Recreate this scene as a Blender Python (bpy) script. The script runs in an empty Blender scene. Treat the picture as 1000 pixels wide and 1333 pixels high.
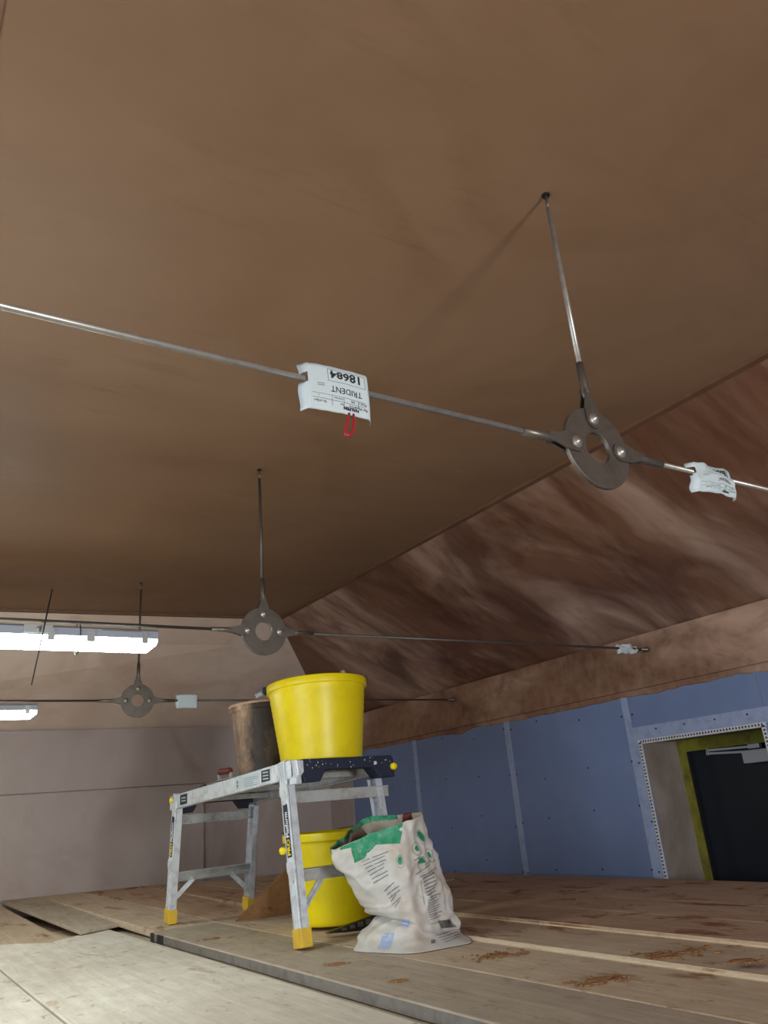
import bpy, bmesh, math, random
from mathutils import Vector as V, Matrix as M, noise
from math import sin, cos, pi, radians as rad

# ------------------------------------------------------------------ camera
scn = bpy.context.scene
COL = scn.collection
F, CX, CY, H = 1000.0, 500.0, 666.5, 0.52          # focal length in px for a 1000 x 1333 frame, eye height
YAW, PITCH, ROLL = .59123, .36475, .08832
fwd = V((sin(YAW)*cos(PITCH), cos(YAW)*cos(PITCH), sin(PITCH)))
rt0 = V((cos(YAW), -sin(YAW), 0)); dn0 = fwd.cross(rt0)
rt = rt0*cos(ROLL) + dn0*sin(ROLL); dn = -rt0*sin(ROLL) + dn0*cos(ROLL)
EYE = V((0, 0, H))
cam = bpy.data.cameras.new('camera'); cam.sensor_fit = 'HORIZONTAL'; cam.sensor_width = 36; cam.lens = 36
cam.clip_start = .02
co = bpy.data.objects.new('camera', cam); COL.objects.link(co)
mw = M.Identity(4)
for i in range(3):
    mw[i][0], mw[i][1], mw[i][2], mw[i][3] = rt[i], -dn[i], -fwd[i], EYE[i]
co.matrix_world = mw
scn.camera = co

def ray(px, py): return rt*(px-CX) + dn*(py-CY) + fwd*F
def onz(px, py, z): r = ray(px, py); return EYE + r*((z-H)/r.z)
def onx(px, py, x): r = ray(px, py); return EYE + r*(x/r.x)
def ony(px, py, y): r = ray(px, py); return EYE + r*(y/r.y)

# ------------------------------------------------------------------ world, lights, exposure
w = bpy.data.worlds.new('world'); scn.world = w; w.use_nodes = True
w.node_tree.nodes['Background'].inputs[0].default_value = (.75, .87, 1, 1)
w.node_tree.nodes['Background'].inputs[1].default_value = .6
def area_light(name, loc, rot, sx, sy, energy, color):
    l = bpy.data.lights.new(name, 'AREA'); l.shape = 'RECTANGLE'; l.size = sx; l.size_y = sy
    l.energy = energy; l.color = color
    o = bpy.data.objects.new(name, l); COL.objects.link(o); o.location = loc; o.rotation_euler = rot
    return o
# daylight through the two windows of the wall behind the camera and the one in the left wall, all outside the frame (area lights sit in the openings, facing into the room)
area_light('window_daylight', (.85, -3.24, .45), (rad(90), 0, 0), .60, 1.0, 165, (.90, .95, 1))
area_light('window_daylight', (-.62, -3.24, .45), (rad(90), 0, 0), .70, 1.1, 9, (.90, .95, 1))
area_light('window_daylight', (-1.19, 1.7, .62), (0, rad(-90), 0), .95, 1.9, 34, (.70, .85, 1))
vs = scn.view_settings
scn.display_settings.display_device = 'sRGB'
vs.view_transform = 'Standard'; vs.look = 'None'; vs.gamma = 1; vs.exposure = 0.06; vs.use_curve_mapping = False
LAMP = 36.0                                             # emission of the fluorescent diffusers

# ------------------------------------------------------------------ helpers
def srgb(r, g, b):
    f = lambda c: (c/255/12.92) if c/255 <= .04045 else ((c/255+.055)/1.055)**2.4
    return (f(r), f(g), f(b), 1)
class Mat:
    """small node builder"""
    def __init__(s, name, rough=.6, metal=0, spec=.4):
        s.m = bpy.data.materials.new(name); s.m.use_nodes = True
        s.t = s.m.node_tree; s.b = s.t.nodes['Principled BSDF']
        s.b.inputs['Roughness'].default_value = rough; s.b.inputs['Metallic'].default_value = metal
        s.b.inputs['Specular IOR Level'].default_value = spec
        s.tc = s.t.nodes.new('ShaderNodeTexCoord')
    def noise(s, scale, detail=4, rough=.55, stretch=(1, 1, 1), rot=(0, 0, 0), distort=0, lo=.35, hi=.65):
        mp = s.t.nodes.new('ShaderNodeMapping'); mp.inputs['Scale'].default_value = stretch; mp.inputs['Rotation'].default_value = rot
        s.t.links.new(s.tc.outputs['Object'], mp.inputs[0])
        n = s.t.nodes.new('ShaderNodeTexNoise'); n.inputs['Scale'].default_value = scale; n.inputs['Detail'].default_value = detail
        n.inputs['Roughness'].default_value = rough; n.inputs['Distortion'].default_value = distort
        s.t.links.new(mp.outputs[0], n.inputs['Vector'])
        r = s.t.nodes.new('ShaderNodeMapRange'); r.inputs[1].default_value = lo; r.inputs[2].default_value = hi
        s.t.links.new(n.outputs[0], r.inputs[0]); return r.outputs[0]
    def mix(s, a, b, fac, blend='MIX'):
        x = s.t.nodes.new('ShaderNodeMix'); x.data_type = 'RGBA'; x.blend_type = blend
        for i, v in ((6, a), (7, b), (0, fac)):
            if isinstance(v, (tuple, list, float, int)): x.inputs[i].default_value = v
            else: s.t.links.new(v, x.inputs[i])
        return x.outputs[2]
    def mul(s, a, b):
        x = s.t.nodes.new('ShaderNodeMath'); x.operation = 'MULTIPLY'
        for i, v in ((0, a), (1, b)):
            if isinstance(v, (float, int)): x.inputs[i].default_value = v
            else: s.t.links.new(v, x.inputs[i])
        return x.outputs[0]
    def color(s, c):
        if isinstance(c, tuple): s.b.inputs['Base Color'].default_value = c
        else: s.t.links.new(c, s.b.inputs['Base Color'])
        return s
    def rough(s, a, lo, hi):
        r = s.t.nodes.new('ShaderNodeMapRange'); r.inputs[3].default_value = lo; r.inputs[4].default_value = hi
        s.t.links.new(a, r.inputs[0]); s.t.links.new(r.outputs[0], s.b.inputs['Roughness'])
    def bump(s, h, strength=.2, dist=.01):
        b = s.t.nodes.new('ShaderNodeBump'); b.inputs['Strength'].default_value = strength; b.inputs['Distance'].default_value = dist
        s.t.links.new(h, b.inputs['Height']); s.t.links.new(b.outputs[0], s.b.inputs['Normal'])
def plain(name, c, rough=.6, metal=0, dirt=None, dscale=12, damt=.5, bump=0):
    m = Mat(name, rough, metal)
    if dirt:
        a = m.noise(dscale, 6, .65, lo=.45, hi=.7)
        m.color(m.mix(c, dirt, m.mul(a, damt)))
        if bump: m.bump(a, bump, .004)
    else: m.color(c)
    return m.m
def plaster(name, base, light, dark, rot=0, streak=(1, 6, 1), lo=.4, hi=.7, dl=.45, dh=.7, rough=.55, sc=.9, fine=.25, damt=.8, marks=0):
    m = Mat(name, rough, spec=.35)
    a = m.noise(sc, 5, .6, streak, (0, 0, rot), .6, lo, hi)
    b = m.noise(sc*1.7+.3, 5, .62, streak, (0, 0, rot+.25), .9, dl, dh)
    c = m.noise(sc*7, 4, .6, (streak[0]*1, streak[1]*2.2, streak[2]), (0, 0, rot-.2), .3, .35, .7)
    col = m.mix(base, light, a)
    col = m.mix(col, dark, m.mul(b, damt))
    col = m.mix(col, light, m.mul(c, fine))
    if marks:                                           # trowel marks
        col = m.mix(col, dark, m.mul(m.mul(m.noise(3.2, 6, .7, (1, 5, 1), (0, 0, -.6), .5, .55, .72), m.noise(.9, 2, .5, lo=.48, hi=.62)), marks))
    m.color(col); m.rough(b, rough+.08, rough-.12); m.bump(c, .06, .01)
    return m.m
def wood(name, base, light, dark, stain, samt=.7, ax=1, slo=.56, shi=.66, grain=1.0):
    m = Mat(name, .75, spec=.25)
    st = (14, 1, 14) if ax == 1 else (1, 14, 14)
    g = m.noise(2.2*grain, 6, .65, st, (0, 0, 0), .4, .3, .7)
    big = m.noise(1.1, 4, .55, (1, .6, 1), (0, 0, 0), 0, .35, .68)
    spl = m.noise(3.6, 6, .68, (1.5, .8, 1), (0, 0, .5), .6, slo, shi)
    fle = m.noise(15, 5, .7, (1.6, .8, 1), (0, 0, .9), .5, .60, .70)
    mot = m.noise(7, 5, .7, (1.3, .8, 1), (0, 0, .3), .3, .38, .66)
    col = m.mix(base, light, big); col = m.mix(col, dark, m.mul(g, .30)); col = m.mix(col, dark, m.mul(mot, .22))
    col = m.mix(col, stain, m.mul(spl, samt)); col = m.mix(col, dark, m.mul(fle, .8))
    m.color(col); m.bump(g, .25, .004)
    return m.m

MT = {}
MT['ceil'] = plaster('pink_brown_plaster', srgb(125, 95, 69), srgb(136, 106, 80), srgb(108, 78, 53), .5, (1, 1.35, 1), sc=.5, fine=.12, damt=.42, rough=.55, marks=.55)
MT['slope'] = plaster('half_dry_plaster', srgb(116, 80, 60), srgb(206, 176, 156), srgb(82, 50, 33), rad(10), (.6, 1.25, .6), lo=.47, hi=.70, dl=.44, dh=.62, rough=.42, sc=.75, fine=.06)
MT['beam'] = plaster('brown_beam_plaster', srgb(130, 94, 72), srgb(196, 164, 142), srgb(92, 60, 42), 0, (1, .6, 1), lo=.45, hi=.70, sc=1.6, fine=.22)
MT['far'] = plaster('tan_grey_plaster', srgb(206, 184, 168), srgb(220, 202, 188), srgb(182, 150, 128), 0, (1, 1, .7), lo=.35, hi=.68, dl=.5, dh=.72, sc=.9, fine=.2, damt=.6)
MT['mauve'] = plaster('mauve_plaster', srgb(160, 145, 138), srgb(174, 161, 156), srgb(142, 116, 99), 0, (1, 1, .6), lo=.35, hi=.68, dl=.5, dh=.72, sc=.9, fine=.2, damt=.6)
MT['board'] = plain('blue_plasterboard', srgb(114, 132, 170), .8, 0, srgb(126, 142, 178), 5, .5)
MT['tape'] = plain('joint_tape', srgb(154, 168, 198), .8, 0, srgb(120, 134, 170), 20, .6)
MT['bead'] = plain('white_corner_bead', srgb(205, 208, 212), .6, 0, srgb(160, 150, 145), 30, .5)
MT['black'] = plain('black_plastic', srgb(24, 24, 26), .45)
MT['screw'] = plain('dark_screw_head', srgb(38, 40, 50), .5, .3)
MT['reveal'] = plaster('grey_skim_plaster', srgb(134, 122, 112), srgb(150, 140, 132), srgb(112, 92, 78), 0, (1, 1, .6), sc=1.5)
MT['door'] = plain('dark_navy_door', srgb(26, 34, 44), .45)
MT['yellowtape'] = plain('yellow_green_tape', srgb(128, 124, 40), .5, 0, srgb(86, 80, 34), 14, .9)
MT['closer'] = plain('silver_closer', srgb(188, 194, 202), .4, .2)
MT['white'] = plain('white_paint', srgb(225, 226, 225), .5)
MT['concrete'] = plain('concrete_floor', srgb(110, 105, 100), .9, 0, srgb(80, 76, 72), 3, .6)
MT['plank'] = wood('plank_timber', srgb(196, 164, 136), srgb(210, 182, 154), srgb(122, 88, 64), srgb(134, 84, 50), .9, slo=.555, shi=.62)
MT['plank2'] = wood('plank_timber_pale', srgb(204, 180, 152), srgb(216, 196, 170), srgb(128, 98, 74), srgb(138, 90, 56), .85, slo=.565, shi=.66)
MT['plankend'] = wood('plank_timber_grey', srgb(178, 162, 142), srgb(196, 180, 158), srgb(112, 98, 84), srgb(150, 120, 92), .6, slo=.56, shi=.66)
MT['ply'] = wood('dusty_plywood', srgb(222, 212, 194), srgb(234, 227, 212), srgb(146, 124, 104), srgb(176, 142, 110), .6, slo=.60, shi=.66)
MT['paleedge'] = plain('pale_sawn_edge', srgb(206, 186, 150), .8, 0, srgb(170, 140, 104), 16, .6)
MT['backlitsteel'] = plain('backlit_steel', srgb(96, 90, 84), .45, .6, srgb(70, 64, 58), 40, .5)  # darker copy of the rod steel, backlit shade put into the colour
MT['lip'] = plain('dark_plaster_lip', srgb(104, 72, 52), .6, 0, srgb(124, 90, 66), 6, .6)  # darker brown than the flat ceiling's plaster
MT['shadedside'] = plain('shaded_board_side', srgb(128, 120, 110), .85, 0, srgb(92, 86, 78), 14, .7)  # darker tone stands in for shade on the board's side
MT['endband'] = plain('worn_steel_band', srgb(70, 68, 66), .5, .6, srgb(40, 36, 34), 30, .8)
MT['steel'] = plain('stainless_steel', srgb(176, 172, 164), .36, .7, srgb(128, 120, 110), 40, .5)
MT['plate'] = plain('brushed_steel_plate', srgb(112, 105, 96), .42, .7, srgb(86, 78, 69), 25, .6)
MT['alu'] = plain('aluminium', srgb(216, 220, 224), .42, .4, srgb(160, 158, 154), 28, .6, .1)
MT['alub'] = plain('dusty_aluminium', srgb(176, 176, 170), .55, .3, srgb(140, 132, 118), 22, .7)
MT['navy'] = plain('navy_plastic_splattered', srgb(30, 36, 54), .55, 0, srgb(24, 28, 40), 20, .5)
MT['yellow'] = plain('yellow_plastic', srgb(232, 208, 6), .38, 0, srgb(208, 184, 20), 9, .5)
MT['footyellow'] = plain('worn_yellow_rubber', srgb(214, 174, 52), .6, 0, srgb(180, 150, 70), 20, .6)
MT['rubber_yellow'] = plain('yellow_knob', srgb(232, 206, 10), .4)
MT['paper'] = plain('white_label_paper', srgb(186, 196, 196), .55, 0, srgb(172, 184, 184), 30, .4)
MT['ink'] = plain('black_ink', srgb(34, 36, 40), .6)
MT['greyink'] = plain('grey_ink', srgb(110, 114, 122), .6)
MT['red'] = plain('red_cable_tie', srgb(170, 30, 44), .35)
MT['lampbody'] = plain('grey_lamp_housing', srgb(140, 144, 150), .5)
MT['clip'] = plain('lamp_clip', srgb(150, 150, 146), .35, .5)
MT['sackwhite'] = plain('cream_sack_paper', srgb(196, 192, 184), .6, 0, srgb(178, 158, 134), 7, .7)
MT['green'] = plain('green_print', srgb(24, 128, 88), .5, 0, srgb(120, 168, 140), 35, .6)
MT['darkplaster'] = plain('dried_plaster', srgb(92, 76, 62), .85, 0, srgb(64, 50, 40), 18, .8, .3)
MT['inner'] = plain('sack_lining', srgb(166, 154, 138), .7, 0, srgb(126, 110, 94), 14, .7)
MT['redwood'] = plain('worn_red_handle', srgb(104, 34, 26), .5, 0, srgb(60, 26, 22), 30, .7)
MT['blade'] = plain('trowel_steel', srgb(190, 190, 186), .4, .6)
MT['hardboard'] = wood('brown_hardboard', srgb(128, 92, 58), srgb(146, 108, 72), srgb(84, 56, 34), srgb(78, 52, 34), .3)
MT['goldink'] = plain('yellow_ink', srgb(226, 196, 40), .5)
MT['pinkplaster'] = plain('pale_plaster_crust', srgb(196, 160, 130), .85, 0, srgb(150, 110, 84), 25, .6)
MT['spill'] = plain('dropped_plaster', srgb(150, 108, 68), .9, 0, srgb(116, 78, 50), 40, .8, .3)
m = Mat('dirty_bucket_plastic', .6)
a = m.noise(2.4, 7, .72, (1.3, 1.3, .5), (0, 0, .4), .4, .44, .60); b = m.noise(16, 5, .7, (1, 1, .5), (0, 0, 0), .4, .4, .66)
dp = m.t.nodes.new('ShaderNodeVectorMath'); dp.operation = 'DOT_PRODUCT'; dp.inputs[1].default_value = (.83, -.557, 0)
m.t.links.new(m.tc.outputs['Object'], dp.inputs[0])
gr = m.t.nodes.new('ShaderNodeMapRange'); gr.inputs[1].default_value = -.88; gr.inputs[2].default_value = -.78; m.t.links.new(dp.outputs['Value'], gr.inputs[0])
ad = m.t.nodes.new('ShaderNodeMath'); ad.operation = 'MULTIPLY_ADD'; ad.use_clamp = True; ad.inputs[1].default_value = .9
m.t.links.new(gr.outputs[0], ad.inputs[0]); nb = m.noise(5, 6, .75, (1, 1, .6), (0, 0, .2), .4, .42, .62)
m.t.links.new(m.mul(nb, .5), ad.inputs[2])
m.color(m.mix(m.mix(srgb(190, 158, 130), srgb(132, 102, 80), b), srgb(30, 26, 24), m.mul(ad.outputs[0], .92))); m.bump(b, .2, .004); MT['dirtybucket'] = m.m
m = Mat('lit_diffuser', .4); m.color((.9, .95, .95, 1)); m.b.inputs['Emission Color'].default_value = (.88, 1, .97, 1); m.b.inputs['Emission Strength'].default_value = LAMP; MT['tube'] = m.m

class MB:
    def __init__(s): s.b = bmesh.new()
    def hexa(s, p):                                    # 8 points: bottom 4 then top 4
        v = [s.b.verts.new(q) for q in p]
        for f in ((3, 2, 1, 0), (4, 5, 6, 7), (0, 1, 5, 4), (1, 2, 6, 5), (2, 3, 7, 6), (3, 0, 4, 7)):
            s.b.faces.new([v[i] for i in f])
        return s
    def box(s, c, sz, ex=V((1, 0, 0)), ey=V((0, 1, 0)), ez=V((0, 0, 1))):
        c = V(c); x, y, z = V(ex).normalized()*sz[0]/2, V(ey).normalized()*sz[1]/2, V(ez).normalized()*sz[2]/2
        return s.hexa([c-x-y-z, c+x-y-z, c+x+y-z, c-x+y-z, c-x-y+z, c+x-y+z, c+x+y+z, c-x+y+z])
    def bar(s, p, q, side, a, b):                      # bar p->q, width a along side, b along the third axis
        p, q = V(p), V(q); d = (q-p).normalized(); x = (V(side)-d*V(side).dot(d)).normalized(); y = d.cross(x)
        return s.box((p+q)/2, (a, b, (q-p).length), x, y, d)
    def prism(s, pts, off):                            # polygon pts extruded by vector off
        off = V(off); n = len(pts)
        a = [s.b.verts.new(V(p)) for p in pts]; c = [s.b.verts.new(V(p)+off) for p in pts]
        s.b.faces.new(a[::-1]); s.b.faces.new(c)
        for i in range(n): s.b.faces.new((a[i], a[(i+1) % n], c[(i+1) % n], c[i]))
        return s
    def tube(s, pts, r, seg=10, cap=True, closed=False):
        pts = [V(p) for p in pts]; n = len(pts); rs = r if isinstance(r, (list, tuple)) else [r]*n; rings = []
        ref = None
        for i, p in enumerate(pts):
            t = (pts[(i+1) % n]-pts[i-1]) if closed else (pts[min(i+1, n-1)]-pts[max(i-1, 0)])
            t.normalize()
            if ref is None: ref = t.orthogonal()
            ref = (ref-t*ref.dot(t)).normalized(); y = t.cross(ref)
            rings.append([s.b.verts.new(p+(ref*cos(2*pi*k/seg)+y*sin(2*pi*k/seg))*rs[i]) for k in range(seg)])
        for i in range(n if closed else n-1):
            A, B = rings[i], rings[(i+1) % n]
            for k in range(seg):
                f = s.b.faces.new((A[k], A[(k+1) % seg], B[(k+1) % seg], B[k])); f.smooth = True
        if cap and not closed: s.b.faces.new(rings[0][::-1]); s.b.faces.new(rings[-1])
        return s
    def lathe(s, o, prof, seg=40, ax=V((0, 0, 1)), wob=0):
        ax = V(ax).normalized(); x = ax.orthogonal().normalized(); y = ax.cross(x); o = V(o); R = []
        for r, h in prof:
            R.append([s.b.verts.new(o+ax*h+(x*cos(2*pi*k/seg)+y*sin(2*pi*k/seg))*r*(1+wob*noise.noise(V((k*.37, h*9, 3))))) for k in range(seg)])
        for A, B in zip(R, R[1:]):
            for k in range(seg):
                f = s.b.faces.new((A[k], A[(k+1) % seg], B[(k+1) % seg], B[k])); f.smooth = True
        if prof[0][0] < .3*max(p[0] for p in prof) or True:
            pass
        return s, R
    def build(s, name, mat, parent=None, bevel=0):
        bmesh.ops.recalc_face_normals(s.b, faces=s.b.faces)
        me = bpy.data.meshes.new(name); s.b.to_mesh(me); s.b.free()
        me.materials.append(MT[mat] if isinstance(mat, str) else mat)
        o = bpy.data.objects.new(name, me); COL.objects.link(o)
        if parent is not None:
            o.parent = parent
            o.matrix_parent_inverse = parent.matrix_world.inverted() if parent.type != 'EMPTY' or True else M.Identity(4)
        if bevel:
            b = o.modifiers.new('bevel', 'BEVEL'); b.width = bevel; b.segments = 2; b.limit_method = 'ANGLE'
        return o
def thing(name, loc, label=None, cat=None, group=None, kind=None):
    o = bpy.data.objects.new(name, None); COL.objects.link(o); o.location = loc; o.empty_display_size = .05
    o.matrix_world = M.Translation(V(loc))
    return tag(o, label, cat, group, kind)
def tag(o, label=None, cat=None, group=None, kind=None):
    if label: o['label'] = label
    if cat: o['category'] = cat
    if group: o['group'] = group
    if kind: o['kind'] = kind
    return o
def text_into(mb, s, size, org, ux, uy, align='LEFT', squeeze=1, bold=0):
    cu = bpy.data.curves.new('t', 'FONT'); cu.body = s; cu.size = size; cu.align_x = align; cu.offset = bold; cu.resolution_u = 2
    o = bpy.data.objects.new('t', cu); COL.objects.link(o)
    me = bpy.data.meshes.new_from_object(o.evaluated_get(bpy.context.evaluated_depsgraph_get()))
    ux, uy = V(ux).normalized(), V(uy).normalized()
    vs_ = [mb.b.verts.new(V(org)+ux*v.co.x*squeeze+uy*v.co.y) for v in me.vertices]
    for p in me.polygons:
        try: mb.b.faces.new([vs_[i] for i in p.vertices])
        except ValueError: pass
    bpy.data.objects.remove(o); bpy.data.curves.remove(cu); bpy.data.meshes.remove(me)
def quad(mb, org, ux, uy, x0, x1, y0, y1, n=V((0, 0, 0))):
    org, ux, uy = V(org), V(ux).normalized(), V(uy).normalized()
    v = [mb.b.verts.new(org+ux*a+uy*b+n) for a, b in ((x0, y0), (x1, y0), (x1, y1), (x0, y1))]
    mb.b.faces.new(v)

# ------------------------------------------------------------------ room shell
ZC, XL, XR, YB, YF = 2.03, .03, 2.70, -3.3, 7.15       # flat ceiling height, its side edges, back and far walls
XW, XB, XLW = 3.87, 3.84, -1.14
EB = 1.365                                             # eaves height
def slab(name, quadpts, off, mat, parent=None, kind='structure'):
    o = MB().prism(quadpts, off).build(name, mat, parent)
    if parent is None: o['kind'] = kind
    return o
MB_ = MB
ceil = slab('ceiling', [(XL-.02, YB, ZC), (2.76, YB, ZC), (2.675, 5.6, ZC), (2.58, 5.70, ZC), (.6, 5.88, ZC), (XL-.02, 5.92, ZC)], (0, 0, .04), 'ceil')
ceil['label'] = 'brown plastered flat ceiling panel'
def grid_quad(mb, a, b, c, d, n=1, mdiv=1):
    mb.b.faces.new([mb.b.verts.new(V(p)) for p in (a, b, c, d)])
slR = MB().prism([(2.775, YB, ZC-.005), (2.655, 7.25, ZC-.012), (XW+.02, 7.25, EB-.017), (XW+.02, YB, EB-.02)], (.02, 0, .05)).build('sloped_panel', 'slope', ceil); slR['label'] = 'sloped side of the ceiling, patchy half-dry plaster'
slF = MB().prism([(3.95, 5.505, ZC-.01), (-1.3, 6.055, ZC-.01), (-1.3, 7.2, EB-.03), (3.95, 7.14, EB-.03)], (0, .02, .05)).build('sloped_panel', 'far', ceil); slF['label'] = 'far hip end of the ceiling in pale tan plaster'
slL = MB().prism([(XL, YB, ZC-.005), (XL, 7.25, ZC-.005), (XLW-.06, 7.25, EB-.05), (XLW-.06, YB, EB-.05)], (-.02, 0, .05)).build('sloped_panel', 'beam', ceil)
# plaster lip along the edges of the flat ceiling
slab('trim_1', [(2.74, YB, ZC), (2.785, YB, ZC), (2.70, 5.6, ZC), (2.655, 5.66, ZC)], (0, 0, -.016), 'lip')
slab('trim_2', [(2.66, 5.625, ZC), (.03, 5.875, ZC), (.03, 5.915, ZC), (2.68, 5.66, ZC)], (0, 0, -.014), 'lip')
# right wall: blue plasterboards from floor to beam, with the door recess
ZF = -1.25
wr = thing('wall_right', (XW, 2, ZF), kind='structure')
DY0, DY1, DZ = 2.431, 3.233, .747
def pb(y0, y1, z0, z1): return MB().box((XW+.0075, (y0+y1)/2, (z0+z1)/2), (.015, y1-y0-.003, z1-z0)).build('plasterboard', 'board', wr)
for y0, y1 in ((5.616, 6.70), (4.414, 5.616), (3.26, 4.414), (.9, 2.40), (-.3, .9), (-1.5, -.3), (-3.3, -1.5)): pb(y0, y1, ZF, 1.12)
MB().box((XW+.0075, (2.40+3.26)/2, (DZ+.02+1.12)/2), (.015, .86, 1.12-DZ-.02)).build('plasterboard', 'board', wr)
MB().box((XW+.0075, 3.247, (ZF+.82)/2), (.015, .034, .82-ZF)).build('plasterboard', 'board', wr)
MB().box((XW+.0075, 2.4155, (ZF+.82)/2), (.015, .034, .82-ZF)).build('plasterboard', 'board', wr)
MB().box((XW+.0045, 6.93, (ZF+1.12)/2), (.021, .46, 1.12-ZF)).build('skim_patch', 'mauve', wr)['label'] = 'mauve plaster strip at the end of the blue wall'
for y in (5.616, 4.414, 3.30):
    MB().box((XW-.001, y, (ZF+1.06)/2), (.002, .055 if y > 3.4 else .05, 1.06-ZF)).build('joint_tape', 'tape', wr)
MB().box((XW-.0005, 3.265, (ZF+.78)/2), (.0016, .06, .78-ZF)).build('joint_tape', 'tape', wr)
MB().box((XW-.0007, 2.83, .80), (.0032, .98, .08)).build('joint_tape', 'tape', wr)
sc = MB(); rs = random.Random(4)
for yb in (5.616, 4.414, 3.30):
    for dy in (-.035, .035, .40, .80):
        for z in [(.95-.3*k) for k in range(6)]:
            c = V((XW-.003, yb+dy+rs.uniform(-.012, .012), z+rs.uniform(-.05, .05)))
            if DY0-.05 < c.y < DY1+.02 and c.z < DZ+.05: continue
            sc.lathe(c, [(.0001, -.001), (.0055, -.001), (.0055, .002)], 6, V((1, 0, 0)))
for y in (3.1, 2.9, 2.7, 2.5): sc.lathe((XW-.003, y, .815), [(.0001, -.001), (.0055, -.001), (.0055, .002)], 6, V((1, 0, 0)))
o = sc.build('screw_heads', 'screw', wr); o['kind'] = 'stuff'
# ragged edge of wet plaster below the beam
mb = MB(); N = 260; prev = None
for i in range(N+1):
    y = -3.2+i*(6.75+3.2)/N
    z0 = 1.016-.016*noise.noise(V((y*1.3, 1, 0)))-.020*noise.noise(V((y*3.7, 4, 0)))-.008*noise.noise(V((y*17, 7, 0)))
    tr = noise.noise(V((y*2.3, 9, 2)))
    if tr > .22: z0 -= .05*(tr-.22)+.02*max(0, noise.noise(V((y*31, 3, 1))))
    cur = (mb.b.verts.new((XW-.006, y, 1.07)), mb.b.verts.new((XW-.006, y, z0+.006)), mb.b.verts.new((XW, y, z0)))
    if prev:
        for k in (0, 1): mb.b.faces.new((prev[k], cur[k], cur[k+1], prev[k+1]))
    prev = cur
mb.build('ragged_plaster_edge', 'beam', wr)
# right beam
bm_ = slab('trim_3', [(XB, YB, 1.065), (XB, 7.15, 1.048), (XB, 7.15, EB-.01), (XB, YB, EB+.012)], (.12, 0, 0), 'beam')
slab('trim_4', [(XB-.004, YB, 1.066), (XB-.004, 7.12, 1.049), (XB-.004, 7.12, 1.062), (XB-.004, YB, 1.079)], (.01, 0, 0), 'beam')
# door recess and door
d = thing('door_1', (4.1, 2.83, ZF), kind='structure')
XD = 4.24
MB().box(((XW+XD)/2+.01, DY1+.013, (ZF+DZ)/2), (XD-XW, .026, DZ-ZF)).build('reveal', 'reveal', d)
MB().box(((XW+XD)/2+.01, DY0-.013, (ZF+DZ)/2), (XD-XW, .026, DZ-ZF)).build('reveal', 'reveal', d)
MB().box(((XW+XD)/2+.01, (DY0+DY1)/2, DZ+.013), (XD-XW, DY1-DY0+.05, .026)).build('reveal', 'reveal', d)
for y, s_ in ((DY1-.03, 1), (DY0+.03, 1)):
    MB().box((XD-.02, y, (ZF+DZ)/2-.02), (.05, .06, DZ-ZF-.04)).build('door_frame', 'yellowtape', d)
MB().box((XD-.02, (DY0+DY1)/2, DZ-.03), (.052, DY1-DY0, .075)).build('door_frame', 'yellowtape', d)
for y in (DY1-.066,): MB().box((XD-.026, y, (ZF+DZ)/2-.02), (.04, .012, DZ-ZF-.10)).build('frame_stop', 'black', d)
lf = MB().box((XD+.012, (DY0+DY1)/2, (ZF+DZ)/2-.02), (.04, DY1-DY0-.08, DZ-ZF-.05)).build('door_leaf', 'door', d)
DP = lambda px, py: onx(px, py, XD-.055)
q = DP(984, 984); MB().box((XD-.045, q.y-.03, q.z), (.05, .21, .07)).build('door_closer', 'closer', d, .004)
q = DP(982, 971); MB().box((XD-.05, q.y, q.z), (.03, .07, .024)).build('closer_bracket', 'closer', d, .002)
MB().bar(DP(921, 977), DP(975, 972), (1, 0, 0), .008, .012).bar(DP(921, 981), DP(982, 978), (1, 0, 0), .008, .012).bar(DP(921, 975), DP(921, 983), (1, 0, 0), .008, .012).build('closer_arm', 'closer', d)
MB().box((XD+.08, 2.5, .3), (.05, 10, 3.2)).build('leak_blocker', 'black', wr)  # added unseen slab, stops light leaking through gaps in the right wall
# perforated corner beads round the opening
bd = MB().box((XW-.001, DY1+.004, (ZF+DZ)/2), (.004, .024, DZ-ZF)).box((XW-.001, (DY0+DY1)/2, DZ+.006), (.004, DY1-DY0+.04, .024)).box((XW-.001, DY0-.004, (ZF+DZ)/2), (.004, .024, DZ-ZF)).build('corner_bead', 'bead', d)
hl = MB()
z = ZF
while z < DZ: hl.box((XW-.0035, DY1+.006, z), (.001, .011, .008)); hl.box((XW-.0035, DY0-.006, z), (.001, .011, .008)); z += .019
y = DY0
while y < DY1: hl.box((XW-.0035, y, DZ+.007), (.001, .008, .011)); y += .019
o = hl.build('bead_holes', 'black', bd); o['kind'] = 'stuff'
# far wall
wf = MB().box((1.35, YF+.06, (ZF+.87)/2), (5.1, .12, .87-ZF)).build('wall_far', 'mauve'); wf['kind'] = 'structure'
MB().box((.60, YF-.02, (ZF+.845)/2), (3.9, .05, .845-ZF)).build('plaster_pier', 'mauve', wf)
o = MB().box((1.35, YF+.03, (1.345+.855)/2), (5.1, .12, .49)).build('trim_5', 'mauve'); o['kind'] = 'structure'
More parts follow.
